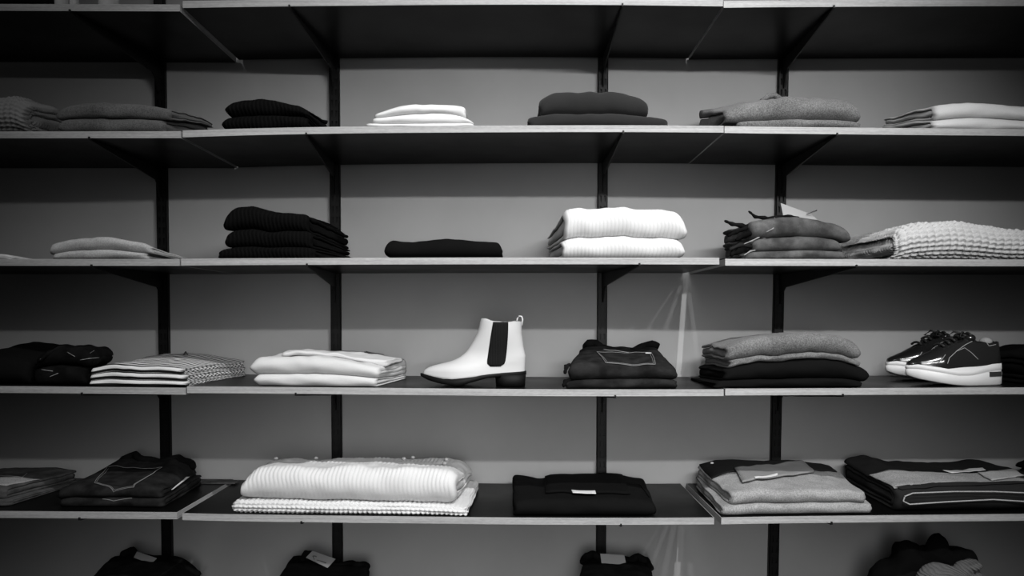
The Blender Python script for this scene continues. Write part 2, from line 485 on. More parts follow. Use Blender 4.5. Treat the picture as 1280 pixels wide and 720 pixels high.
def card(name, mat, corners, parent, th=.0008, label=None):
    c = [Vector(p) for p in corners]; nn = (c[1] - c[0]).cross(c[3] - c[0]).normalized() * th; V = []; n = 6; Fc = []
    for lay in (0, 1):
        for j in range(n + 1):
            for i in range(n + 1):
                s_, t_ = i / n, j / n
                p = c[0].lerp(c[1], s_).lerp(c[3].lerp(c[2], s_), t_) + nn * lay
                V.append(tuple(p))
    w = n + 1; N = w * w
    for j in range(n):
        for i in range(n):
            a = j * w + i; Fc.append((a, a + w, a + w + 1, a + 1)); a += N; Fc.append((a, a + 1, a + w + 1, a + w))
    rim = [i for i in range(w)] + [j * w + n for j in range(1, w)] + [n * w + i for i in range(n - 1, -1, -1)] + [j * w for j in range(n - 1, 0, -1)]
    for a, b in zip(rim, rim[1:] + rim[:1]): Fc.append((a, b, b + N, a + N))
    o = part(name, V, Fc, mat, parent, smooth=False) if parent else mk(name, V, Fc, mat, smooth=False)
    if label and parent: o['label'] = label
    return o
def pocket(g_, pts, mat, top2=None):
    """back pocket: a patch of denim with stitched outline as its sub-part"""
    a, b, c, d = pts[:4]
    p = patch('pocket', mat, g_, [a, b, c, d], off=.0008, th=.0016)
    seam('stitching', M['thread'], g_, pts[0:1] + pts[3:4] + (pts[4:5] if len(pts) > 4 else []) + pts[2:3] + pts[1:2], .0007, p, off=.003, label='pale stitching')
    cxp = sum(q[0] for q in pts) / len(pts); cyp = sum(q[1] for q in pts) / len(pts)
    ins = [(cxp + (q[0] - cxp) * .93, cyp + (q[1] - cyp) * .86) for q in pts]
    seam('stitching', M['thread'], g_, ins[0:1] + ins[3:4] + (ins[4:5] if len(ins) > 4 else []) + ins[2:3] + ins[1:2], .0005, p, off=.003)
    seam('stitching', M['thread'], g_, [pts[0], pts[1]], .0005, p, off=.003)
    return p
def waistband(g_, pts, r, mat, y=None):
    """thick turned waistband lying along the back of folded jeans"""
    y = y if y is not None else g_.yb - .02; out = []
    for a, b in zip(pts, pts[1:]):
        for i in range(6): out.append((lerp(a[0], b[0], i / 6), lerp(a[1], b[1], i / 6)))
    out.append(pts[-1])
    P = [(wx(a, y), y + .006 * math.sin(i * .7), wz(b, y) - r) for i, (a, b) in enumerate(out)]
    n = len(P); rr = [r * (.55 + .45 * math.sin(PI * clamp((i + .6) / 3, 0, .5)) * math.sin(PI * clamp((n - i - .4) / 3, 0, .5))) for i in range(n)]
    V, Fc = tube_vf(P, rr, 10)
    return part('waistband', V, Fc, mat, g_.o)

KN = 'folded_sweater'; JN = 'folded_jeans'
# ---- second shelf from the top (row 1)
gr = 'folded knitwear on the second shelf'
garment(KN, 'grey chunky knit sweater at the left end of the second shelf', 'sweater', M['knit_grey'], 1,
        [(-90, 124), (-40, 121), (0, 120.5), (15, 120), (24, 125), (32, 134)], depth=.3, plies=3, res=.0025, knit=(.014, .011, .006), group=gr, back=[(0, 150), (120, 150)])
a = garment(KN, 'thinner grey wool sweater underneath, second from the left end of the second shelf', 'sweater', M['wool_mid'], 1,
            [(72, 155), (80, 151), (120, 150), (170, 150), (205, 151.5)], depth=.27, plies=2, group=gr, endl='round', back=[(120, 156), (260, 160)])
garment(KN, 'thicker grey wool sweater on top, second pile from the left end of the second shelf', 'sweater', M['wool_mid'], 1,
        [(70, 141), (90, 133), (115, 130), (145, 129), (175, 131), (200, 134), (212, 137)], depth=.27, plies=2, on=a, group=gr, endl='round', back=[(120, 148), (180, 147), (260, 155)])
a = garment(KN, 'black ribbed sweater, lower of the two on the second shelf', 'sweater', M['rib_black'], 1,
            [(277, 149), (284, 145), (330, 143.5), (378, 145), (384, 147)], depth=.2, group=gr, endl='round')
garment(KN, 'black ribbed sweater, upper of the two on the second shelf', 'sweater', M['rib_black'], 1,
        [(281, 131), (290, 127), (315, 125), (335, 125.5), (358, 130), (378, 135), (386, 142)], depth=.2, on=a, group=gr, endl='round', back=[(300, 137), (340, 138), (395, 150)])
b0 = garment('folded_shirt', 'thin white shirt at the bottom of the small white pile on the second shelf', 'shirt', M['cotton_white'], 1,
             [(457, 155.3), (520, 154.5), (593, 155)], depth=.22, plies=1, group='white shirts on the second shelf', minT=.003)
a = garment('folded_shirt', 'crumpled white shirt in the middle of the small white pile on the second shelf', 'shirt', M['cotton_white'], 1,
            [(465, 149), (480, 146), (500, 143), (530, 140.5), (552, 140), (575, 145), (592, 153)], depth=.22, on=b0, group='white shirts on the second shelf', endl='soft', endr='soft', amp=.004)
garment('folded_shirt', 'white shirt on top of the small white pile on the second shelf', 'shirt', M['cotton_white'], 1,
        [(468, 144), (485, 136), (505, 129), (545, 129.5), (565, 131), (582, 134)], depth=.22, on=a, group='white shirts on the second shelf', endl='soft', amp=.004)
a = garment(KN, 'dark grey wool sweater, wider lower one of the pair above the white ribbed sweaters', 'sweater', M['wool_dark'], 1,
            [(660, 147), (675, 144), (710, 141), (760, 141), (800, 144), (825, 148), (836, 152)], depth=.25, group=gr, endr='round')
garment(KN, 'dark grey wool sweater, plump upper one of the pair above the white ribbed sweaters', 'sweater', M['wool_dark'], 1,
        [(674, 124), (685, 118), (705, 113), (725, 111), (750, 113), (775, 114), (800, 120), (812, 126)], depth=.25, on=a, group=gr, endr='round', rmax=.025)
a = garment(KN, 'speckled grey wool sweater, thin lower one of the pair above the folded torn jeans', 'sweater', M['wool_mel'], 1,
            [(922, 153), (940, 151), (1020, 149), (1060, 151), (1077, 155)], depth=.27, group=gr, endr='round')
a = garment(KN, 'speckled grey wool sweater, thick upper one of the pair above the folded torn jeans', 'sweater', M['wool_mel'], 1,
            [(906, 141), (930, 132), (960, 126), (1010, 123), (1050, 127), (1070, 132), (1077, 138)], depth=.27, on=a, group=gr, endr='round', back=[(865, 140), (940, 130), (1010, 134)])
v, f = tube_vf([(wx(952, .12), .12, wz(126, .12)), (wx(962, .12), .13, wz(119, .12)), (wx(970, .12), .13, wz(118, .12)), (wx(980, .12), .12, wz(126, .12))], [.006, .008, .008, .005], 10)
part('collar', v, f, M['wool_mel'], a.o)
a = garment(KN, 'light grey sweater, lower one at the right end of the second shelf', 'sweater', M['wool_pale'], 1,
            [(1166, 154), (1185, 150.5), (1215, 148), (1280, 151.5), (1350, 155)], depth=.26, group=gr, back=[(1080, 158), (1280, 155)])
garment(KN, 'light grey sweater, upper one at the right end of the second shelf', 'sweater', M['wool_pale'], 1,
        [(1168, 137), (1185, 130.5), (1210, 128.5), (1250, 131), (1280, 133), (1350, 138)], depth=.26, on=a, group=gr, back=[(1080, 150), (1280, 140)])

# ---- third shelf (row 2)
gr = 'folded knitwear on the third shelf'
garment('folded_shirt', 'thin pale garment lying flat at the left end of the third shelf', 'shirt', M['wool_pale'], 2,
        [(-70, 316), (-10, 317), (12, 318), (16, 321)], depth=.28, plies=1, back=[(0, 330), (100, 332)])
a = garment(KN, 'light grey sweater, thin lower one of the pair left of the black ribbed stack', 'sweater', M['wool_light'], 2,
            [(66, 318), (90, 313), (120, 311), (150, 312.5), (184, 317)], depth=.3, group=gr, back=[(150, 330), (260, 331)])
g2 = garment(KN, 'light grey sweater with dark marks, upper one left of the black ribbed stack', 'sweater', M['wool_light'], 2,
             [(62, 307), (70, 303), (100, 296), (125, 294), (155, 298), (180, 303), (190, 309)], depth=.3, on=a, group=gr, back=[(150, 318), (260, 329)])
for q in ((104, 1), (133, 1), (157, 1)):
    x = wx(q[0], .04); y = .045
    patch('printed_mark', M['ink'], g2, [(x - .009, y - .012), (x + .009, y - .012), (x + .009, y + .02), (x - .009, y + .02)], px=False, off=.0008, label='small black mark', n=4)
g2s = 'black ribbed sweaters on the third shelf'
a = garment(KN, 'black ribbed sweater at the bottom of the stack of three on the third shelf', 'sweater', M['rib_black'], 2,
            [(272, 317), (282, 309.5), (330, 308), (385, 309), (392, 312)], depth=.31, group=g2s, endl='round', back=[(330, 323), (442, 322)], xb=(336, 443))
a = garment(KN, 'black ribbed sweater in the middle of the stack of three on the third shelf', 'sweater', M['rib_black'], 2,
            [(280, 293), (290, 289), (330, 286.5), (378, 288), (388, 290)], depth=.31, group=g2s, on=a, endl='round', back=[(330, 305), (400, 303), (442, 313)], xb=(336, 438))
garment(KN, 'black ribbed sweater on top of the stack of three on the third shelf', 'sweater', M['rib_black'], 2,
        [(278, 272), (285, 262), (300, 259), (320, 258.5), (350, 265), (370, 266), (383, 268)], depth=.31, group=g2s, on=a, endl='round', back=[(330, 280), (395, 277), (415, 281), (432, 293)], xb=(336, 436), rmax=.03)
garment('folded_trousers', 'black trousers folded flat, alone between the black ribbed and white ribbed sweaters', 'trousers', M['black'], 2,
        [(480, 306), (486, 300), (510, 301), (540, 299.5), (565, 299), (600, 301), (622, 301.5), (627, 306)], depth=.24, plies=2, endl='round', endr='soft', cr=.008)
g2s = 'white ribbed sweaters on the third shelf'
a = garment(KN, 'thick white ribbed sweater, lower of the bright pair on the third shelf', 'sweater', M['rib_white'], 2,
            [(703, 304), (715, 298.5), (740, 296), (770, 295), (810, 296), (845, 300), (857, 306)], depth=.27, plies=2, group=g2s, endr='round', xb=(686, 836), back=[(686, 312), (700, 305), (836, 308)], rmax=.022, res=.004)
garment(KN, 'thick white ribbed sweater, upper of the bright pair on the third shelf', 'sweater', M['rib_white'], 2,
        [(706, 265), (714, 259), (750, 257.5), (790, 257.5), (815, 260), (850, 266), (860, 275)], depth=.27, plies=2, on=a, group=g2s, endr='round', xb=(684, 836), back=[(684, 296), (700, 282), (740, 278), (836, 280)], rmax=.028, res=.004)
g2s = 'torn jeans on the third shelf'
a = garment(JN, 'faded jeans at the bottom of the torn pile on the third shelf', 'jeans', M['denim_mid'], 2,
            [(926, 317), (945, 314), (1000, 313), (1045, 313), (1056, 315)], depth=.25, group=g2s, endr='soft', back=[(890, 326), (1010, 326)])
a = garment(JN, 'faded jeans in the middle of the torn pile on the third shelf', 'jeans', M['denim_mid'], 2,
            [(940, 300), (960, 296), (1010, 296), (1040, 297), (1052, 303)], depth=.25, group=g2s, on=a, endr='round', back=[(900, 310), (1010, 310)])
a = garment(JN, 'torn faded jeans with ragged hems on top of the pile on the third shelf', 'jeans', M['denim_mid'], 2,
            [(938, 276), (960, 272), (980, 270), (1000, 272), (1040, 277), (1058, 284), (1064, 290)], depth=.25, group=g2s, on=a, endr='round', back=[(900, 290), (960, 284), (1010, 290)])
def rag(pts, y, r, parent, name='torn_hem', mat=None, flat=.45):
    P = [(wx(p[0], y + .01 * i), y + .01 * i, wz(p[1], y + .01 * i)) for i, p in enumerate(pts)]
    P2 = []
    for p, q in zip(P, P[1:]):
        for i in range(4): P2.append(tuple(lerp(p[k], q[k], i / 4) for k in range(3)))
    P2.append(P[-1]); n = len(P2)
    V, Fc = tube_vf(P2, [r * (.35 + .65 * math.sin(PI * clamp((i + .8) / n))) * (1 + .25 * math.sin(i * 2.1)) for i in range(n)], 8)
    return part(name, V, Fc, mat or M['denim_black'], parent)
rag([(906, 276), (915, 280), (932, 283), (950, 281), (966, 277)], .02, .006, a.o)
rag([(910, 295), (920, 290), (935, 284), (955, 286)], .02, .0055, a.o)
rag([(936, 264), (944, 271), (960, 273), (985, 270), (1000, 272)], .05, .005, a.o)
rag([(914, 320), (918, 309), (930, 303), (945, 302)], .015, .008, a.o)
rag([(912, 312), (925, 306), (945, 308), (955, 313)], .01, .006, a.o, mat=M['denim'])
rag([(920, 300), (932, 293), (948, 290), (962, 292)], .012, .007, a.o)
rag([(930, 319), (938, 314), (952, 311)], .006, .002, a.o, 'frayed_thread', M['thread'])
rag([(930, 305), (940, 301), (950, 296), (960, 299)], .004, .0018, a.o, 'frayed_thread', M['thread'])
rag([(958, 290), (966, 286), (972, 277), (968, 272)], .004, .0016, a.o, 'frayed_thread', M['thread'])
y = .09
card('swing_tag', M['paper_grey'], [(wx(979, y), y, wz(270, y)), (wx(1020, y), y - .01, wz(276, y)), (wx(1018, y), y + .02, wz(268, y + .02)), (wx(981, y), y + .03, wz(254, y + .03))], a.o, label='pale card tag')
v, f = tube_vf([(wx(1008, y), y, wz(268, y)), (wx(1018, y), y, wz(264, y)), (wx(1021, y), y, wz(263, y))], [.001, .002, .002], 6); part('tag_cord', v, f, M['ink'], a.o)
garment('chunky_blanket', 'pale chunky knit blanket with loopy stitches at the right end of the third shelf', 'blanket', M['cream_knit'], 2,
        [(1120, 296), (1128, 288), (1142, 281.5), (1165, 277), (1200, 277), (1240, 282), (1280, 288), (1350, 296)], depth=.33, plies=2, res=.0022,
        knit=(.019, .0125, .009), back=[(1040, 312), (1058, 299), (1085, 291), (1130, 290), (1280, 304)], rmax=.05, gapf=.55)

# ---- fourth shelf (row 3)
a = garment(KN, 'black wool sweater folded at the left end of the fourth shelf', 'sweater', M['black_soft'], 3,
            [(-60, 450), (-20, 447), (10, 450), (36, 456)], yf=.03, depth=.28, plies=3, back=[(60, 427), (100, 431), (140, 440)], xb=(40, 122))
g3 = 'black jeans on the fourth shelf'
a = garment(JN, 'black jeans under another pair left of the striped shirts', 'jeans', M['denim_black'], 3,
            [(44, 463), (60, 458), (90, 457), (108, 460)], yf=.02, depth=.2, plies=3, group=g3, back=[(60, 452), (125, 455)], xb=(60, 148))
b = garment(JN, 'black jeans with frayed pale seams on top, left of the striped shirts', 'jeans', M['denim_black'], 3,
            [(46, 450), (62, 441), (85, 436), (104, 436), (116, 440)], yf=.02, depth=.16, plies=2, on=a, group=g3, endr='round', amp=.008, back=[(60, 440), (90, 433), (120, 431), (140, 434)], xb=(66, 142))
for P in ([(50, 449), (58, 446), (68, 438)], [(84, 440), (94, 446), (104, 447), (118, 438)], [(100, 450), (112, 448), (124, 447)]):
    rag(P, .012, .0008, b.o, 'frayed_thread', M['thread'])
rag([(52, 462), (66, 464), (78, 463)], .012, .001, a.o, 'frayed_thread', M['thread'])
rag([(62, 471), (74, 466), (84, 461)], .012, .001, a.o, 'frayed_thread', M['thread'])
rag([(48, 452), (62, 441), (80, 433), (84, 444)], .014, .006, b.o, 'turned_cuff')
g3 = 'striped shirts on the fourth shelf'
a = garment('folded_shirt', 'black and white striped shirt at the bottom of the striped stack', 'shirt', M['stripe'], 3,
            [(111, 476), (125, 474), (170, 474), (210, 476), (233, 477)], yf=.008, depth=.31, plies=2, group=g3, back=[(190, 472), (306, 468)], xb=(192, 308))
a = garment('folded_shirt', 'black and white striped shirt in the middle of the striped stack', 'shirt', M['stripe'], 3,
            [(112, 468), (125, 466), (170, 464), (210, 467), (231, 469)], yf=.008, depth=.31, plies=2, group=g3, on=a, back=[(190, 462), (306, 459)], xb=(192, 307))
a = garment('folded_shirt', 'black and white striped shirt on top of the striped stack', 'shirt', M['stripe'], 3,
            [(113, 461), (125, 458), (150, 455), (190, 456), (215, 459), (227, 461)], yf=.008, depth=.31, plies=2, group=g3, on=a, back=[(190, 449), (205, 442), (250, 443), (290, 447), (304, 451)], xb=(190, 306))
rag([(229, 444), (232, 440), (236, 445)], .24, .0022, a.o, 'hanging_loop', M['ink'])
g3 = 'cream sweaters on the fourth shelf'
a = garment(KN, 'cream sweater, lower of the two left of the white boot', 'sweater', M['cream'], 3,
            [(317, 469), (330, 467), (400, 467), (445, 469), (470, 473)], yf=.008, depth=.26, plies=2, group=g3, back=[(368, 465), (505, 468)], endl='round', xb=(368, 508))
b = garment(KN, 'cream sweater with a folded sleeve on top, left of the white boot', 'sweater', M['cream'], 3,
            [(312, 452), (325, 447), (370, 446), (420, 448), (455, 454), (474, 461)], yf=.008, depth=.26, plies=2, group=g3, on=a, back=[(365, 440), (420, 441), (470, 445), (500, 450)], endl='round', endr='soft', xb=(360, 508), rmax=.022)
c = garment('folded_sleeve', None, None, M['cream'], 3,
            [(352, 441), (375, 439), (410, 441), (450, 447), (484, 450)], yf=.05, depth=.17, plies=1, on=b, parent=b.o, back=[(375, 437), (420, 437), (460, 439), (500, 447)], xb=(372, 504), endl='round', seed=3.3, minT=.006)
patch('neck_label', M['ink'], c, [(455, 441), (480, 443), (478, 440), (458, 438.6)], parent=b.o, n=4, label='dark neck label')

# boot
def loft(rings, cap_lo=True, cap_hi=False, close=True):
    V, Fc = [], []; n = len(rings[0])
    for r in rings: V += r
    for i in range(len(rings) - 1):
        for k in range(n if close else n - 1):
            Fc.append((i * n + k, i * n + (k + 1) % n, (i + 1) * n + (k + 1) % n, (i + 1) * n + k))
    if cap_lo: Fc.append(tuple(range(n)))
    if cap_hi: Fc.append(tuple((len(rings) - 1) * n + k for k in range(n)))
    return V, Fc
def plan_ring(xa, xb, zf, yc, wfun, n=40, p=2.0):
    """closed plan outline between xa (toe) and xb (heel); wfun(t) is the half width at t=0..1; zf(x) the height"""
    out = []
    for k in range(n):
        a = 2 * PI * k / n; t = .5 - .5 * math.cos(a)
        x = lerp(xa, xb, t); w = wfun(t); y = yc - w * (1 if math.sin(a) >= 0 else -1) * abs(math.sin(a)) ** (2 / p)
        out.append((x, y, zf(x)))
    return out
def boot():
    yc = .085; s = F / (ZF + yc)
    X = lambda px: (px - CX) / s
    Zsh = shelf_z(3, X(590)) + .0006
    base_py = 484.5
    Z = lambda py: Zsh + (base_py - py) / s * 1.0
    root = empty('chelsea_boot', (X(592), yc, Zsh))
    tag(root, 'white leather ankle boot with black elastic side panel standing on the fourth shelf', 'boot')
    front = smooth_poly([(468, 528.5), (464, 532), (461, 538), (457.5, 550), (455, 562), (451, 572), (446, 579.5), (440, 585), (425, 594), (412, 599), (401, 602.5)], 1)
    bk = [(404, 652), (420, 652.3), (437, 654.5), (448, 657), (460, 656.5), (468, 656)]
    fr = sorted(front); 
    rings = []; lev = 44
    soltop = lambda x: Z(interp([(528, 469.5), (545, 474), (565, 477), (585, 475), (605, 470.5), (625, 468.5), (657, 467)], x * s + CX))
    Nn = 44
    topfun = lambda x: Z(interp([(600, 401), (606, 401), (616, 404.5), (626, 405), (636, 405.5), (644, 404), (653, 405)], x * s + CX))
    for j in range(lev + 1):
        w = j / lev; py = lerp(468, 402, w ** 1.25)
        xa, xb = X(interp(fr, py)), X(interp(bk, py))
        hgt = clamp((468 - py) / 66)
        def wf(t, hgt=hgt, xa=xa, xb=xb):
            x = lerp(xa, xb, t); px = x * s + CX
            foot = interp([(528, .030), (545, .040), (565, .046), (600, .040), (630, .034), (657, .033)], px)
            leg = .040
            return lerp(foot * (1 - .35 * sm(hgt * 2.2) * lerp(1, .3, sm((px - 575) / 50))), leg, sm((hgt - .25) / .6))
        def zf(x, py=py, w=w):
            lo = soltop(x); z = Z(py)
            z = max(z, lo) if w > .0 else lo
            bl = sm(w / .05); z = lerp(lo, max(Z(py), lo), bl)
            if w > .85: z = lerp(z, topfun(x), (w - .85) / .15)
            return z
        rings.append(plan_ring(xa, xb, zf, yc, wf, Nn, 2.15))
    # inside of the shaft
    top = rings[-1]; cxm = sum(p[0] for p in top) / len(top)
    for d_, sc in ((.0, .93), (.015, .88), (.035, .72)):
        rings.append([(cxm + (p[0] - cxm) * sc, yc + (p[1] - yc) * sc, p[2] - d_) for p in top])
    V, Fc = loft(rings, True, True)
    up = part('upper', V, Fc, M['leather'], root)
    bvh = BVHTree.FromPolygons([Vector(v) for v in V], Fc)
    # elastic gore: follows the near and far side of the shaft
    for sgn in (-1, 1):
        V, Fc, UV = [], [], []; nu_, nv_ = 8, 16
        for j in range(nv_ + 1):
            t = j / nv_; py = lerp(405.2, 460, t)
            xl, xr = lerp(617, 608.5, t ** .9), lerp(635.5, 631, t ** 2)
            e_ = 5 * max(0, (t - .88) / .12) ** 2.5; xl += e_; xr -= e_
            for i in range(nu_ + 1):
                px = lerp(xl, xr, i / nu_)
                # half-width of the shell here
                hgt = clamp((468 - py) / 66); xa, xb = interp(fr, py), interp(bk, py); tt = clamp((px - xa) / (xb - xa), .02, .98)
                foot = interp([(528, .030), (545, .040), (565, .046), (600, .040), (630, .034), (657, .033)], px)
                w = lerp(foot * (1 - .35 * sm(hgt * 2.2) * lerp(1, .3, sm((px - 575) / 50))), .040, sm((hgt - .25) / .6))
                an = math.acos(clamp(1 - 2 * tt, -1, 1)); w *= abs(math.sin(an)) ** (2 / 2.15)
                hit = bvh.ray_cast(Vector((X(px), yc + sgn * .2, Z(py))), Vector((0, -sgn, 0)))[0]
                V.append((X(px), (hit.y if hit else yc + sgn * w) + sgn * .0008, Z(py))); UV.append((X(px), Z(py)))
        for j in range(nv_):
            for i in range(nu_):
                a_ = j * (nu_ + 1) + i; Fc.append((a_, a_ + 1, a_ + nu_ + 2, a_ + nu_ + 1))
        e = part('elastic_panel', V, Fc, M['elastic'], root, uvs=UV); e['label'] = 'black elastic side panel'
        sd = e.modifiers.new('thick', 'SOLIDIFY'); sd.thickness = .0012; sd.offset = 0
    # sole
    bot = [(525, 472), (536, 477), (552, 481), (575, 484), (597, 477), (610, 474), (625, 472.5), (657, 471)]
    tp = [(525, 469), (545, 473.5), (565, 476.5), (585, 474.5), (605, 470), (625, 468), (657, 466.5)]
    fw = lambda t: interp([(0, .028), (.15, .042), (.35, .049), (.6, .040), (.8, .036), (1, .035)], t)
    rings = [plan_ring(X(525.5), X(658), (lambda x, q=q: lerp(Z(interp(bot, x * s + CX)), Z(interp(tp, x * s + CX)), q)), yc, fw, 44, 2.2) for q in (0, .5, 1)]
    V, Fc = loft(rings, True, True); q = part('sole', V, Fc, M['sole_black'], root); q['label'] = 'thin black sole'
    hf = lambda t: .036 * (1 if t > .15 else .92)
    rings = [plan_ring(X(xa_), X(xb_), (lambda x, z_=z_: z_), yc, hf, 32, 3.4) for xa_, xb_, z_ in ((620, 656.5, Zsh), (619.3, 656.8, Z(478)), (618, 657.5, Z(470.5)))]
    V, Fc = loft(rings, True, True); q = part('heel', V, Fc, M['sole_black'], root); q['label'] = 'black block heel'
    P = [(X(645.5), yc, Z(406)), (X(646.5), yc, Z(401)), (X(649), yc, Z(398)), (X(652), yc, Z(398.5)), (X(653.2), yc, Z(402)), (X(652.5), yc, Z(410))]
    V, Fc = tube_vf(P, .0022, 8); part('pull_loop', V, Fc, M['leather'], root)
boot()

g3 = 'dark jeans right of the boot'
a = garment(JN, 'dark blue jeans, lower pair between the boot and the wool stack', 'jeans', M['denim'], 3,
            [(706, 477.5), (722, 474.5), (780, 473), (835, 473.5), (846, 476)], yf=.012, depth=.24, plies=2, group=g3, endr='soft', back=[(715, 472), (838, 472)], xb=(716, 838))
b = garment(JN, 'dark blue jeans with stitched back pocket on top, between boot and wool stack', 'jeans', M['denim'], 3,
            [(709, 459), (722, 455), (760, 456), (810, 456), (838, 457), (848, 462)], yf=.014, depth=.24, plies=2, group=g3, on=a, endr='round', cr=.02,
            back=[(726, 436), (740, 430), (775, 434), (800, 434), (815, 432), (824, 440)], xb=(727, 826), rmax=.02)
pocket(b, [(746, 441), (814, 442), (819, 457), (757, 455), (790, 459)], M['denim'])
waistband(b, [(732, 430), (736, 424), (744, 424), (752, 430), (768, 434), (788, 436), (800, 430), (815, 425), (824, 429)], .011, M['black_soft'])
seam('waist_seam', M['thread'], b, [(754, 437), (772, 439), (786, 441)], .0008, label='pale seam')
rag([(706, 467), (708, 458), (713, 455)], .014, .006, b.o, 'turned_cuff'); rag([(704, 483), (707, 477), (714, 474)], .012, .006, a.o, 'turned_cuff')
seam('patch_label', M['paper'], b, [(807, 443.2), (814, 443.2)], .0013, label='tiny white tab', off=.004)

g3 = 'wool stack between the jeans and the sneakers'
a = garment(KN, 'black sweater at the bottom of the four in the stack left of the sneakers', 'sweater', M['black_soft'], 3,
            [(893, 478), (910, 474), (1000, 472), (1060, 473), (1078, 477)], yf=.01, depth=.26, group=g3, endr='round', back=[(866, 472), (1010, 472)])
a = garment(KN, 'black sweater, second from the bottom in the stack left of the sneakers', 'sweater', M['black_soft'], 3,
            [(905, 462), (930, 452), (980, 448), (1030, 449), (1070, 456), (1087, 464)], yf=.01, depth=.26, group=g3, on=a, endr='round', back=[(870, 458), (910, 444), (1025, 444)])
a = garment(KN, 'thin grey wool sweater, second from the top in the stack left of the sneakers', 'sweater', M['wool_mel'], 3,
            [(912, 449), (940, 443), (1010, 440), (1050, 445), (1076, 452)], yf=.012, depth=.25, group=g3, on=a, endr='round', back=[(880, 444), (1010, 436)])
garment(KN, 'grey wool sweater on top of the four in the stack left of the sneakers', 'sweater', M['wool_mel'], 3,
        [(908, 432), (925, 423), (950, 418), (980, 415), (1020, 415.5), (1050, 421), (1070, 428), (1077, 434)], yf=.012, depth=.25, group=g3, on=a, endr='round', back=[(875, 430), (930, 419), (1010, 419)])

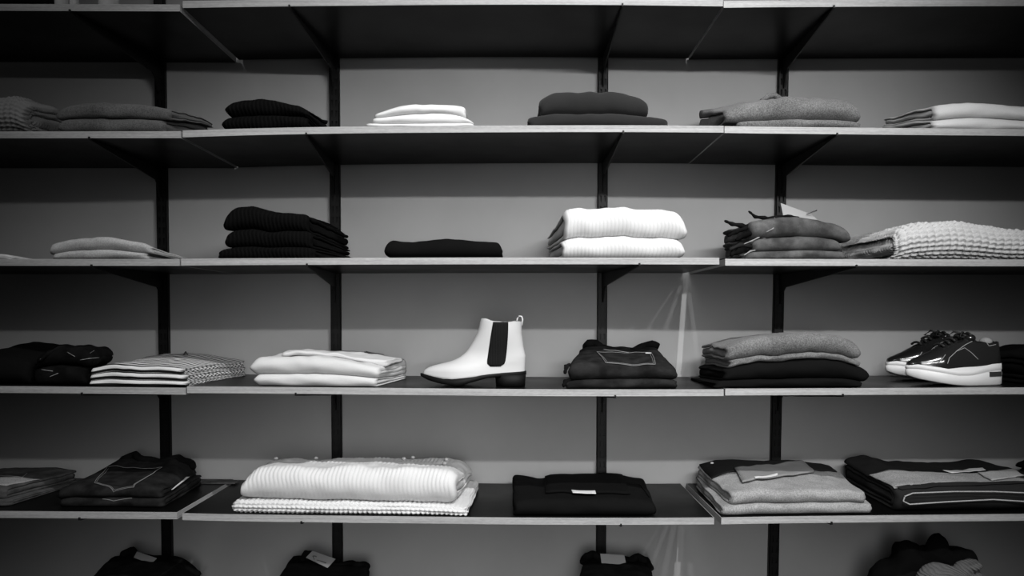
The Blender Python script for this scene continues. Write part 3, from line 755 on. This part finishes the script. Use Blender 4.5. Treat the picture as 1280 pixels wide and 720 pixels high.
def sneaker(px0, px1, yc, lab):
    s = F / (ZF + yc); X = lambda px: (px - CX) / s; L = px1 - px0
    Q = lambda t: X(px0 + L * t)                       # t: 0 toe .. 1 heel
    Zsh = shelf_z(3, X(px0 + L * .5)) + .0006; k = L / s / 118.0   # metres per reference pixel
    Z = lambda h: Zsh + h * k                          # h: reference pixels above the shelf
    root = empty('low_sneaker', (Q(.5), yc, Zsh)); tag(root, lab, 'sneaker', 'pair of sneakers on the fourth shelf')
    bot = [(0, 12), (.08, 8), (.25, 4), (.42, 1), (.55, 0), (1, 0)]
    tp = [(0, 24), (.08, 26), (.25, 23), (.45, 18.5), (.6, 19), (.78, 25), (.9, 27), (1, 27)]
    wid = [(0, .026), (.1, .040), (.3, .050), (.5, .043), (.75, .038), (1, .034)]
    tt = lambda x: (x * s + CX - px0) / L
    rings = []
    for q, grow, off in ((0, -.003, 0), (.06, 0, 0), (.6, .001, 0), (.64, -.0005, 0), (.70, -.0005, 0), (.74, .001, 0), (1, 0, 0)):
        rings.append(plan_ring(Q(0) - grow, Q(1) + grow, (lambda x, q=q: lerp(Z(interp(bot, tt(x))), Z(interp(tp, tt(x))), q)), yc, (lambda t, g_=grow: interp(wid, t) + g_), 56, 2.3))
    V, Fc = loft(rings, True, True); sl = part('platform_sole', V, Fc, M['sole_white'], root); sl['label'] = 'thick white rubber sole'
    # black bar on the heel side
    V, Fc = [], []
    for j in range(2):
        for i in range(9):
            t = lerp(.80, 1.0, i / 8); an = math.acos(clamp(1 - 2 * t, -1, 1)); w = (interp(wid, t) + .0008) * abs(math.sin(an)) ** (2 / 2.3)
            V.append((Q(t) + (.0015 if i == 8 else 0), yc - w - .0008, Z(11 + 6 * j)))
    Fc = [(i, i + 1, i + 10, i + 9) for i in range(8)]
    e = part('heel_bar', V, Fc, M['ink'], sl, smooth=False); e['label'] = 'black bar on the sole'; sd = e.modifiers.new('t', 'SOLIDIFY'); sd.thickness = .001; sd.offset = 0
    # upper: arch sections from toe to heel
    hp = smooth_poly([(.015, 28), (.05, 31), (.12, 34), (.25, 41), (.4, 51), (.52, 58), (.6, 62), (.72, 62), (.8, 60), (.86, 57), (.9, 60), (.96, 61), (.985, 50), (.995, 30)], 1)
    N, K = 60, 28; V, Fc = [], []
    for i in range(N + 1):
        t = lerp(.015, .992, i / N); an = math.acos(clamp(1 - 2 * t, -1, 1)); w = (interp(wid, t) - .002) * abs(math.sin(an)) ** (2 / 2.3)
        zl = Z(interp(tp, t) - 2); zh = Z(interp(hp, t))
        for j in range(K + 1):
            c = -1 + 2 * j / K; th = c * PI / 2
            narrow = lerp(1, .55, sm((t - .3) / .3))
            yy = w * math.sin(th) * lerp(1, narrow, abs(math.cos(th)))
            zz = lerp(zl, zh, abs(math.cos(th)) ** .8 if True else 0)
            if .70 < t < .975 and abs(c) < .42:
                zz -= (Z(34) - Z(8)) * sm(min(t - .70, .975 - t) / .03) * sm((.42 - abs(c)) / .12)
            V.append((Q(t), yc + yy, zz))
    for i in range(N):
        for j in range(K):
            a_ = i * (K + 1) + j; Fc.append((a_, a_ + 1, a_ + K + 2, a_ + K + 1))
    Fc += [tuple(range(K + 1)), tuple(N * (K + 1) + j for j in range(K, -1, -1))]
    up = part('upper', V, Fc, M['patent'], root); up['label'] = 'shiny black patent upper'
    def side(t, h, sgn=-1, off=.0012):
        an = math.acos(clamp(1 - 2 * t, -1, 1)); w = (interp(wid, t) - .002) * abs(math.sin(an)) ** (2 / 2.3)
        zl, zh = interp(tp, t) - 2, interp(hp, t); q = clamp((h - zl) / (zh - zl)) ** (1 / .8); th = math.acos(q); narrow = lerp(1, .55, sm((t - .3) / .3))
        yy = w * math.sin(th) * lerp(1, narrow, abs(math.cos(th)))
        return (Q(t), yc + sgn * (yy + off), Z(h) + off * .6)
    def line(P, r, name, mat, par, sgn=-1):
        out = []
        for a_, b_ in zip(P, P[1:]):
            for i in range(6): out.append(side(lerp(a_[0], b_[0], i / 6), lerp(a_[1], b_[1], i / 6), sgn))
        out.append(side(*P[-1], sgn)); V, Fc = tube_vf(out, r, 6); return part(name, V, Fc, mat, par)
    for P in ([(.33, 27), (.36, 34), (.46, 42), (.58, 50), (.66, 54)], [(.46, 42), (.56, 46), (.62, 40), (.68, 32)], [(.24, 27), (.29, 33), (.33, 38)], [(.8, 56), (.84, 48), (.92, 50)]):
        line(P, .0009, 'panel_seam', M['paper_grey'], up)
    for q in range(6):
        t = lerp(.36, .64, q / 5); h = interp(hp, t); P = []
        for j in range(9):
            c = -.55 + 1.1 * j / 8; w = .022
            P.append((Q(t) + .006 * (c + .5) * (1 if q % 2 else -1), yc + w * c * 1.5, Z(h + 2.5 - 10 * c * c)))
        V, Fc = tube_vf(P, .0032, 7); part('lace', V, Fc, M['lace'], root)
    for sg in (-1, 1):                                # bow
        P = [(Q(.6), yc + sg * .004, Z(64)), (Q(.55), yc + sg * .018, Z(66)), (Q(.50), yc + sg * .026, Z(60)), (Q(.56), yc + sg * .02, Z(59)), (Q(.6), yc, Z(62))]
        V, Fc = tube_vf(P, .0028, 7); part('lace', V, Fc, M['lace'], root)
    V, Fc = ellipsoid_vf((Q(.66), yc, Z(58)), (.016, .02, .012)); part('tongue', V, Fc, M['patent'], root)
    V, Fc = ellipsoid_vf((Q(.865), yc + .008, Z(53)), (.016, .014, .012)); e = part('lining', V, Fc, M['inner'], root); e['label'] = 'pale heel lining'
    return root
sneaker(1132.5, 1250.5, .075, 'black patent lace-up sneaker with thick white sole, nearer one of the pair')
sneaker(1107.5, 1217, .215, 'black patent lace-up sneaker with thick white sole, farther one half hidden behind its mate')
garment('folded_jacket', 'black folded garment cut off by the frame, right of the sneakers', 'jacket', M['black_soft'], 3,
        [(1290, 445), (1310, 432), (1360, 430), (1420, 436)], yf=.03, depth=.27, plies=3, back=[(1230, 440), (1255, 428), (1320, 430)])

# ---- fifth shelf (row 4)
g4 = 'grey trousers at the left end of the fifth shelf'
a = garment('folded_trousers', 'grey trousers, lower pair at the left end of the fifth shelf', 'trousers', M['denim_grey'], 4,
            [(-110, 624), (-40, 622), (0, 623), (12, 625)], yf=.04, depth=.27, plies=2, group=g4, back=[(20, 598), (104, 600)], xb=(10, 104))
b = garment('folded_trousers', 'grey trousers with pale patch, upper pair at the left end of the fifth shelf', 'trousers', M['denim_grey'], 4,
            [(-110, 612), (-40, 608), (-10, 609), (4, 612)], yf=.04, depth=.27, plies=2, on=a, group=g4, back=[(10, 585), (60, 583), (90, 587)], xb=(5, 96))
patch('pale_panel', M['coat_grey'], b, [(-60, 607), (8, 608), (50, 600), (-10, 598)], label='paler grey panel')
seam('pale_seam', M['thread'], b, [(-10, 594), (10, 595), (28, 597), (34, 592)], .001, label='pale seam')
g4 = 'dark jeans with pocket at the left of the fifth shelf'
a = garment(JN, 'dark jeans, lower pair left of the big white knit', 'jeans', M['denim'], 4,
            [(74, 625), (85, 622), (130, 622), (180, 623), (205, 624)], yf=.035, depth=.26, plies=2, group=g4, back=[(140, 592), (250, 593)], xb=(140, 252))
b = garment(JN, 'dark jeans with stitched back pocket on top, left of the big white knit', 'jeans', M['denim'], 4,
            [(72, 614), (85, 609), (120, 608), (170, 609), (203, 611)], yf=.036, depth=.26, plies=2, group=g4, on=a, xb=(138, 246),
            back=[(138, 586), (150, 574), (165, 569), (185, 574), (205, 575), (225, 571), (240, 577), (246, 590)], rmax=.016)
pocket(b, [(134, 585), (203, 585), (167, 611), (118, 605), (142, 618)], M['denim'])
waistband(b, [(146, 579), (156, 569), (168, 564), (180, 570), (200, 573), (222, 568), (236, 573), (242, 580)], .011, M['denim_black'])
seam('hem_stitching', M['thread'], a, [(128, 624.5), (142, 627.5), (165, 623.5)], .0008, label='pale stitching')
y = .13
card('white_tag', M['paper'], [(wx(209, .1), .10, wz(613, .1)), (wx(216, .1), .10, wz(612, .1)), (wx(237, .22), .22, wz(596, .22)), (wx(232, .22), .22, wz(596.5, .22))], b.o, label='white paper tag')
zz = shelf_z(4, wx(270, .3)) + .0008
V, Fc = box_vf(wx(254, .32), wx(297, .32), .30, .335, zz, zz + .0035)
tag(mk('cloth_strap', V, Fc, M['denim_grey'], smooth=False), 'grey strap lying flat on the fifth shelf behind the gap beside the jeans', 'strap')

g4 = 'large white knit on the fifth shelf'
a = garment(KN, 'large white chunky knit sweater, flatter lower one of the pair on the fifth shelf', 'sweater', M['white_knit'], 4,
            [(290, 626), (305, 626), (380, 627), (460, 629), (540, 632), (584, 635)], yf=.008, depth=.27, plies=2, group=g4, endl='round', endr='soft', xb=(330, 598),
            back=[(330, 598), (598, 600)], res=.0028, knit=(.012, .010, .0055), rmax=.02)
b = garment(KN, 'large white chunky knit sweater, puffy upper one of the pair with small round buttons', 'sweater', M['white_knit'], 4,
            [(300, 606), (310, 592), (325, 584), (345, 581), (420, 582), (500, 584), (550, 587), (570, 592)], yf=.012, depth=.27, plies=2, group=g4, on=a, endl='round', endr='soft', xb=(332, 590),
            back=[(332, 577), (350, 572), (400, 574), (450, 569), (520, 573), (575, 574), (590, 582)], res=.0028, knit=(.0105, .11, .0030), rmax=.035, gapf=.08)
for p in ((345, 570), (395, 570), (505, 573), (516, 571.5), (558, 574), (556, 579)):
    x, y = b.at(p[0], p[1] + 2); z = b.surf(x, y)
    V, Fc = ellipsoid_vf((x, y, z + .004), (.006, .006, .0045), 12, 8); part('button', V, Fc, M['cream'], b.o)

a = garment(KN, 'black sweater with collar panel and small white label, middle of the fifth shelf', 'sweater', M['black_soft'], 4,
            [(642, 628), (655, 624), (700, 623), (780, 624), (812, 626), (820, 631)], yf=.006, depth=.33, plies=2, xb=(641, 806), endl='soft', endr='round',
            back=[(641, 592), (660, 594), (675, 599), (690, 594), (730, 593), (775, 592), (790, 597), (806, 598)])
cpt = patch('collar_panel', M['black'], a, [(681, 598), (778, 596), (788, 619), (682, 618)], off=.002, th=.005, n=14)
patch('neck_label', M['paper'], a, [(714, 616), (744, 617), (745, 621), (716, 620)], off=.0075, th=.001, parent=a.o, n=6, label='small white label')
seam('shoulder_seam', M['black'], a, [(780, 604), (800, 606), (812, 622)], .0015)

g4 = 'grey wool garments on the fifth shelf'
a = garment(KN, 'grey wool sweater, lower one of the pair right of the black collared sweater', 'sweater', M['coat_grey'], 4,
            [(902, 634), (915, 631), (990, 629), (1060, 628), (1090, 631)], yf=.01, depth=.3, plies=2, group=g4, endr='soft', xb=(870, 1046), back=[(870, 596), (1046, 594)])
b = garment(KN, 'grey wool sweater with ribbed collar and white label, upper one right of black sweater', 'sweater', M['coat_grey'], 4,
            [(913, 617), (930, 614), (990, 612), (1050, 612), (1082, 616)], yf=.012, depth=.3, plies=2, group=g4, on=a, endr='soft', xb=(872, 1042),
            back=[(872, 584), (885, 578), (908, 574), (930, 577), (985, 577), (1020, 580), (1042, 585)])
e = patch('back_yoke', M['lining'], b, [(874, 582), (1036, 582), (1046, 591), (890, 599)], off=.001, th=.003, n=16, label='dark back part')
e = patch('ribbed_collar', M['ribcollar'], b, [(918, 588), (1003, 579), (1018, 593), (928, 606)], off=.005, th=.004, n=16, label='ribbed collar, paler')
patch('neck_label', M['paper'], b, [(943, 600.5), (972, 596), (972, 599), (944, 603)], off=.010, th=.001, n=6, parent=b.o, label='white label')
x, y = b.at(890, 581); V, Fc = ellipsoid_vf((x, y, b.surf(x, y) + .005), (.005, .005, .003), 10, 8); part('button', V, Fc, M['paper'], b.o)

g4 = None
a = garment('folded_coat', 'dark wool coat with pale panel and piped edge, right end of the fifth shelf', 'coat', M['coat_dark'], 4,
            [(1120, 612), (1140, 608), (1200, 607), (1280, 607), (1360, 609)], yf=.02, depth=.31, plies=3, endl='open', xb=(1055, 1262),
            back=[(1055, 576), (1078, 567), (1095, 573), (1130, 577), (1180, 578), (1222, 573), (1240, 580), (1262, 584)], amp=.005)
patch('pale_panel', M['coat_grey'], a, [(1086, 595), (1236, 592), (1300, 603), (1118, 612)], off=.001, th=.003, n=18, label='lighter grey panel')
patch('front_panel', M['lining'], a, [(1119, 611), (1300, 603.5), (1300, 606), (1128, 614)], off=.0015, th=.003, n=12)
patch('white_label', M['paper'], a, [(1178, 591), (1228, 588), (1232, 591), (1190, 594.5)], off=.007, th=.001, n=6, label='white label strip')
patch('lace_trim', M['wool_light'], a, [(1222, 594), (1268, 590), (1280, 598), (1240, 604)], off=.006, th=.003, n=10, label='pale trim')
# piping round the folded edge
yy = .014
P = [(1350, 618), (1290, 616), (1240, 614), (1190, 614), (1140, 616), (1130, 620), (1128, 626), (1136, 630), (1180, 627), (1240, 624), (1290, 627), (1350, 628)]
Pp = smooth_poly([(float(i), 0) for i in range(2)], 0)
pts3 = [(wx(p[0], yy), yy - .004, wz(p[1], yy)) for p in P]; Q2 = []
for p, q in zip(pts3, pts3[1:]):
    for i in range(6): Q2.append(tuple(lerp(p[k], q[k], i / 6) for k in range(3)))
V, Fc = tube_vf(Q2, .0017, 7); e = part('piping', V, Fc, M['wool_light'], a.o); e['label'] = 'pale piping along the fold'
garment('folded_jacket', 'dark garment bunched behind the coat at the far right of the fifth shelf', 'jacket', M['black_soft'], 4,
        [(1380, 606), (1420, 600), (1490, 606)], yf=.06, depth=.25, plies=2, amp=.006, back=[(1268, 577), (1290, 571), (1380, 576)], xb=(1268, 1420))

# ---- lowest shelf (row 5): piles whose tops rise into view
def jean_pile(xl, xr, ytop, ypx, labs, tagc, grp, xb):
    n = len(labs); prev = None
    sh = lambda px: interp([(a_, b_ - 8.5) for a_, b_ in BOARDS[5][0] + BOARDS[5][1] + BOARDS[5][2]], px)
    for i, lb in enumerate(labs):
        t = (i + 1) / n
        tf = [(px, lerp(sh(px), py, t)) for px, py in ytop]
        yb = .04 + .25
        bk = [(px, lerp(CY + (sh(px) - CY) * ZF / (ZF + yb), py, t)) for px, py in ypx]
        g_ = garment(JN, lb, 'jeans', M['denim_black'], 5, tf, yf=.04, depth=.25, plies=2, group=grp, on=prev, xb=xb, back=bk, endr='soft')
        prev = g_
    if tagc: patch('card_label', M['paper_grey'], prev, tagc, off=.003, th=.0015, n=6, label='grey card label on the waistband')
    return prev
b = jean_pile(0, 0, [(100, 735), (140, 729), (190, 730), (210, 732)], [(150, 694), (165, 689), (195, 696), (225, 694), (250, 712)],
              ['black jeans, lower pair in the left pile on the lowest shelf', 'black jeans, middle pair in the left pile on the lowest shelf', 'black jeans with grey card label on top of the left pile on the lowest shelf'],
              None, 'black jeans in the left pile of the lowest shelf', (142, 250))
waistband(b, [(150, 697), (156, 687), (164, 684), (176, 691), (192, 700), (206, 699), (222, 697), (236, 706), (248, 716)], .010, M['denim_black'], y=.25)
card('card_label', M['paper_grey'], [(wx(162, .2), .222, wz(697, .222)), (wx(184, .2), .222, wz(705, .222)), (wx(195, .235), .24, wz(698, .24)), (wx(170, .235), .24, wz(689.5, .24))], b.o, label='grey card label')
b = jean_pile(0, 0, [(338, 735), (370, 730), (430, 730), (458, 733)], [(372, 694), (390, 696), (430, 702), (462, 704)],
              ['black jeans, lower pair in the pile below the big white knit', 'black jeans, middle pair in the pile below the big white knit', 'black jeans with printed card label on top of the pile below the big white knit'],
              None, 'black jeans in the pile below the white knit', (366, 462))
waistband(b, [(376, 698), (383, 687), (390, 690), (404, 700), (420, 703), (440, 701), (452, 702), (461, 704)], .009, M['denim_black'], y=.25)
lb = card('card_label', M['paper_grey'], [(wx(383, .22), .215, wz(697, .215)), (wx(410, .22), .215, wz(710, .215)), (wx(419, .235), .24, wz(699, .24)), (wx(390, .235), .24, wz(688.5, .24))], b.o, label='grey printed card label')
for k_, (a0, a1, a2, a3) in enumerate(((391, 695, 393, 700), (396, 700, 408, 704), (391, 695, 396, 696))):
    V, Fc = tube_vf([(wx(a0, .22), .2185, wz(a1, .2185)), (wx((a0 + a2) / 2, .22), .219, wz((a1 + a3) / 2 - .6, .219)), (wx(a2, .22), .2185, wz(a3, .2185))], .0007, 5); part('printed_mark', V, Fc, M['ink'], lb)
b = jean_pile(0, 0, [(722, 735), (745, 728), (790, 728), (818, 732)], [(734, 696), (750, 694), (795, 696), (812, 704)],
              ['black jeans, lower pair in the pile below the black collared sweater', 'black jeans, middle pair in the pile below the black collared sweater', 'black jeans with grey label on top of the pile below the black collared sweater'],
              None, 'black jeans in the pile below the black sweater', (730, 814))
waistband(b, [(728, 700), (733, 690), (742, 689), (760, 697), (782, 698), (798, 692), (808, 696), (814, 708)], .010, M['denim_black'], y=.25)
card('card_label', M['paper_grey'], [(wx(752, .22), .222, wz(704, .222)), (wx(783, .22), .222, wz(706, .222)), (wx(780, .24), .235, wz(694, .235)), (wx(750, .24), .235, wz(692, .235))], b.o, label='grey card label')
def blob(name, lobes, mat, label=None, cat=None, parent=None, vox=.006, amp=.01, group=None, floor_z=None):
    V, Fc = merge(*[ellipsoid_vf(c, r, 20, 14) for c, r in lobes])
    V2 = []
    for v in V:
        p = Vector(v); d = noise.noise(p * 14) * amp + noise.noise(p * 38) * amp * .45
        z = v[2] + d
        if floor_z is not None: z = max(z, floor_z)
        V2.append((v[0] + d, v[1] + noise.noise(p * 17 + Vector((5, 5, 5))) * amp, z))
    o = mk(name, V2, Fc, mat) if parent is None else part(name, V2, Fc, mat, parent)
    r = o.modifiers.new('r', 'REMESH'); r.mode = 'VOXEL'; r.voxel_size = vox; r.use_smooth_shade = True
    s_ = o.modifiers.new('s', 'SMOOTH'); s_.iterations = 2
    for sc_, st in ((.07, .022), (.025, .008)):
        tx = bpy.data.textures.new('crumple', 'CLOUDS'); tx.noise_scale = sc_; tx.noise_depth = 1
        dm = o.modifiers.new('d', 'DISPLACE'); dm.texture = tx; dm.strength = st; dm.mid_level = .5
    if parent is None: tag(o, label, cat, group)
    return o
def PX(px, py, y): return (wx(px, y), y, wz(py, y))
sz = shelf_z(5, .9) + .012
b = blob('crumpled_jacket', [(PX(1150, 730, .16), (.10, .11, .09)), (PX(1175, 760, .16), (.17, .12, .08)), (PX(1135, 700, .17), (.045, .06, .05)), (PX(1172, 682, .17), (.022, .03, .03)),
                            (PX(1195, 700, .16), (.05, .05, .03)), (PX(1110, 735, .14), (.05, .07, .06)), (PX(1170, 800, .16), (.19, .13, .05)), (PX(1160, 705, .2), (.07, .05, .05))], M['black_soft'],
         'crumpled dark jacket heaped at the right of the lowest shelf', 'jacket', amp=.012, floor_z=sz)
blob('rumpled_scarf', [(PX(1180, 722, .05), (.075, .035, .03)), (PX(1212, 706, .06), (.03, .025, .012)), (PX(1215, 735, .05), (.06, .03, .04)), (PX(1180, 760, .04), (.08, .03, .07)), (PX(1190, 790, .045), (.09, .03, .05))], M['rib_scarf'],
     'grey ribbed scarf draped over the front of the crumpled dark jacket', 'scarf', amp=.007, floor_z=sz)

# ---- on the topmost shelf: only the lower edge shows
garment('folded_garment', 'dark folded garment at the left end of the topmost shelf, cut off by the frame', 'garment', M['black_soft'], 0,
        [(-60, -20), (0, -24), (50, -18), (62, -6)], depth=.26, plies=3)
def jar(px, r, h, mat, lab, y=.05):
    x = wx(px, y); z = shelf_z(0, x) + .0006; rings = []
    for q, rr in ((0, r * .85), (.004, r), (h * .8, r), (h * .9, r * .7), (h, r * .7), (h, r * .62), (h * .9, r * .62), (h * .8, r * .9), (.008, r * .9)):
        rings.append([(x + rr * math.cos(2 * PI * k / 28), y + rr * math.sin(2 * PI * k / 28), z + q) for k in range(28)])
    V, Fc = loft(rings, True, True); o = mk('glass_jar', V, Fc, mat); tag(o, lab, 'jar', 'glass jars on the topmost shelf'); return o
jar(78, .018, .12, M['glass'], 'pale glass jar on the topmost shelf, leftmost of the three')
jar(93, .011, .14, M['glass'], 'narrow pale glass jar on the topmost shelf, middle one')
jar(136, .024, .13, M['glass'], 'wider pale glass jar on the topmost shelf, rightmost one')
x0, x1 = wx(1092, .004), wx(1218, .004); z = shelf_z(0, x0) + .0008
V, Fc = box_vf(x0, x1, .004, .25, z, z + .03)
o = mk('storage_box', V, Fc, M['ink'], smooth=False); bv = o.modifiers.new('b', 'BEVEL'); bv.width = .003; bv.segments = 2
tag(o, 'flat black box on the topmost shelf, cut off by the top of the frame', 'box')
V, Fc = box_vf(x0 - .002, x1 + .002, .0025, .252, z + .02, z + .034); e = part('lid', V, Fc, M['ink'], o, smooth=False)

# ------------------------------------------------------------------ camera and light
cam = bpy.data.cameras.new('camera'); co = bpy.data.objects.new('camera', cam); col.objects.link(co)
co.location = (0, -ZF, CZ); co.rotation_euler = (PI / 2, 0, 0)
cam.sensor_width = 36; cam.lens = F / 1280 * 36
cam.shift_x = -(CX - 640) / 1280; cam.shift_y = (CY - 360) / 1280; cam.clip_start = .05
C.camera = co
def spot(x, y, z, aim, power, size, blend, rad):
    l = bpy.data.lights.new('shop_or_fill_spot', 'SPOT'); l.energy = power; l.spot_size = math.radians(size); l.spot_blend = blend; l.shadow_soft_size = rad
    o = bpy.data.objects.new('shop_or_fill_spot', l); col.objects.link(o); o.location = (x, y, z)
    o.rotation_euler = (Vector(aim) - Vector((x, y, z))).to_track_quat('-Z', 'Y').to_euler(); return o
# low front track of spots (makes the shelf shadows on the wall)
for ax in (.55, .8, 1.05, 1.3, 1.6): spot(ax, -1.78, CZ + .925, (.2, D, CZ - .12), 24, 78, 1, .022)
# high ceiling spots (light the fronts, leak through the gaps between boards)
spot(.66, -1.6, CZ + 2.1, (.05, .1, CZ - .15), 205, 62, 1, .005)
spot(.25, -1.6, CZ + 2.1, (.05, .1, CZ - .15), 50, 66, 1, .006)
spot(-1.66, -1.6, CZ + 2.1, (-.4, .1, CZ - .3), 36, 60, 1, .006)
# unseen soft fill lamps, added in front to brighten the shadowed wall bays
for az, tz, pw, sz_ in ((1.7, -.3, 60, 68), (1.05, -.3, 38, 68), (.35, -.6, 30, 64), (-.2, -.85, 66, 58)): spot(.08, -2.5, CZ + az, (.08, D, CZ + tz), pw, sz_, 1, .4)
W = bpy.data.worlds.new('world'); C.world = W; W.use_nodes = True
W.node_tree.nodes['Background'].inputs[0].default_value = (1, 1, 1, 1); W.node_tree.nodes['Background'].inputs[1].default_value = .02
C.view_settings.view_transform = 'Standard'; C.view_settings.look = 'None'; C.view_settings.gamma = 1; C.view_settings.exposure = 0
C.view_settings.use_curve_mapping = False
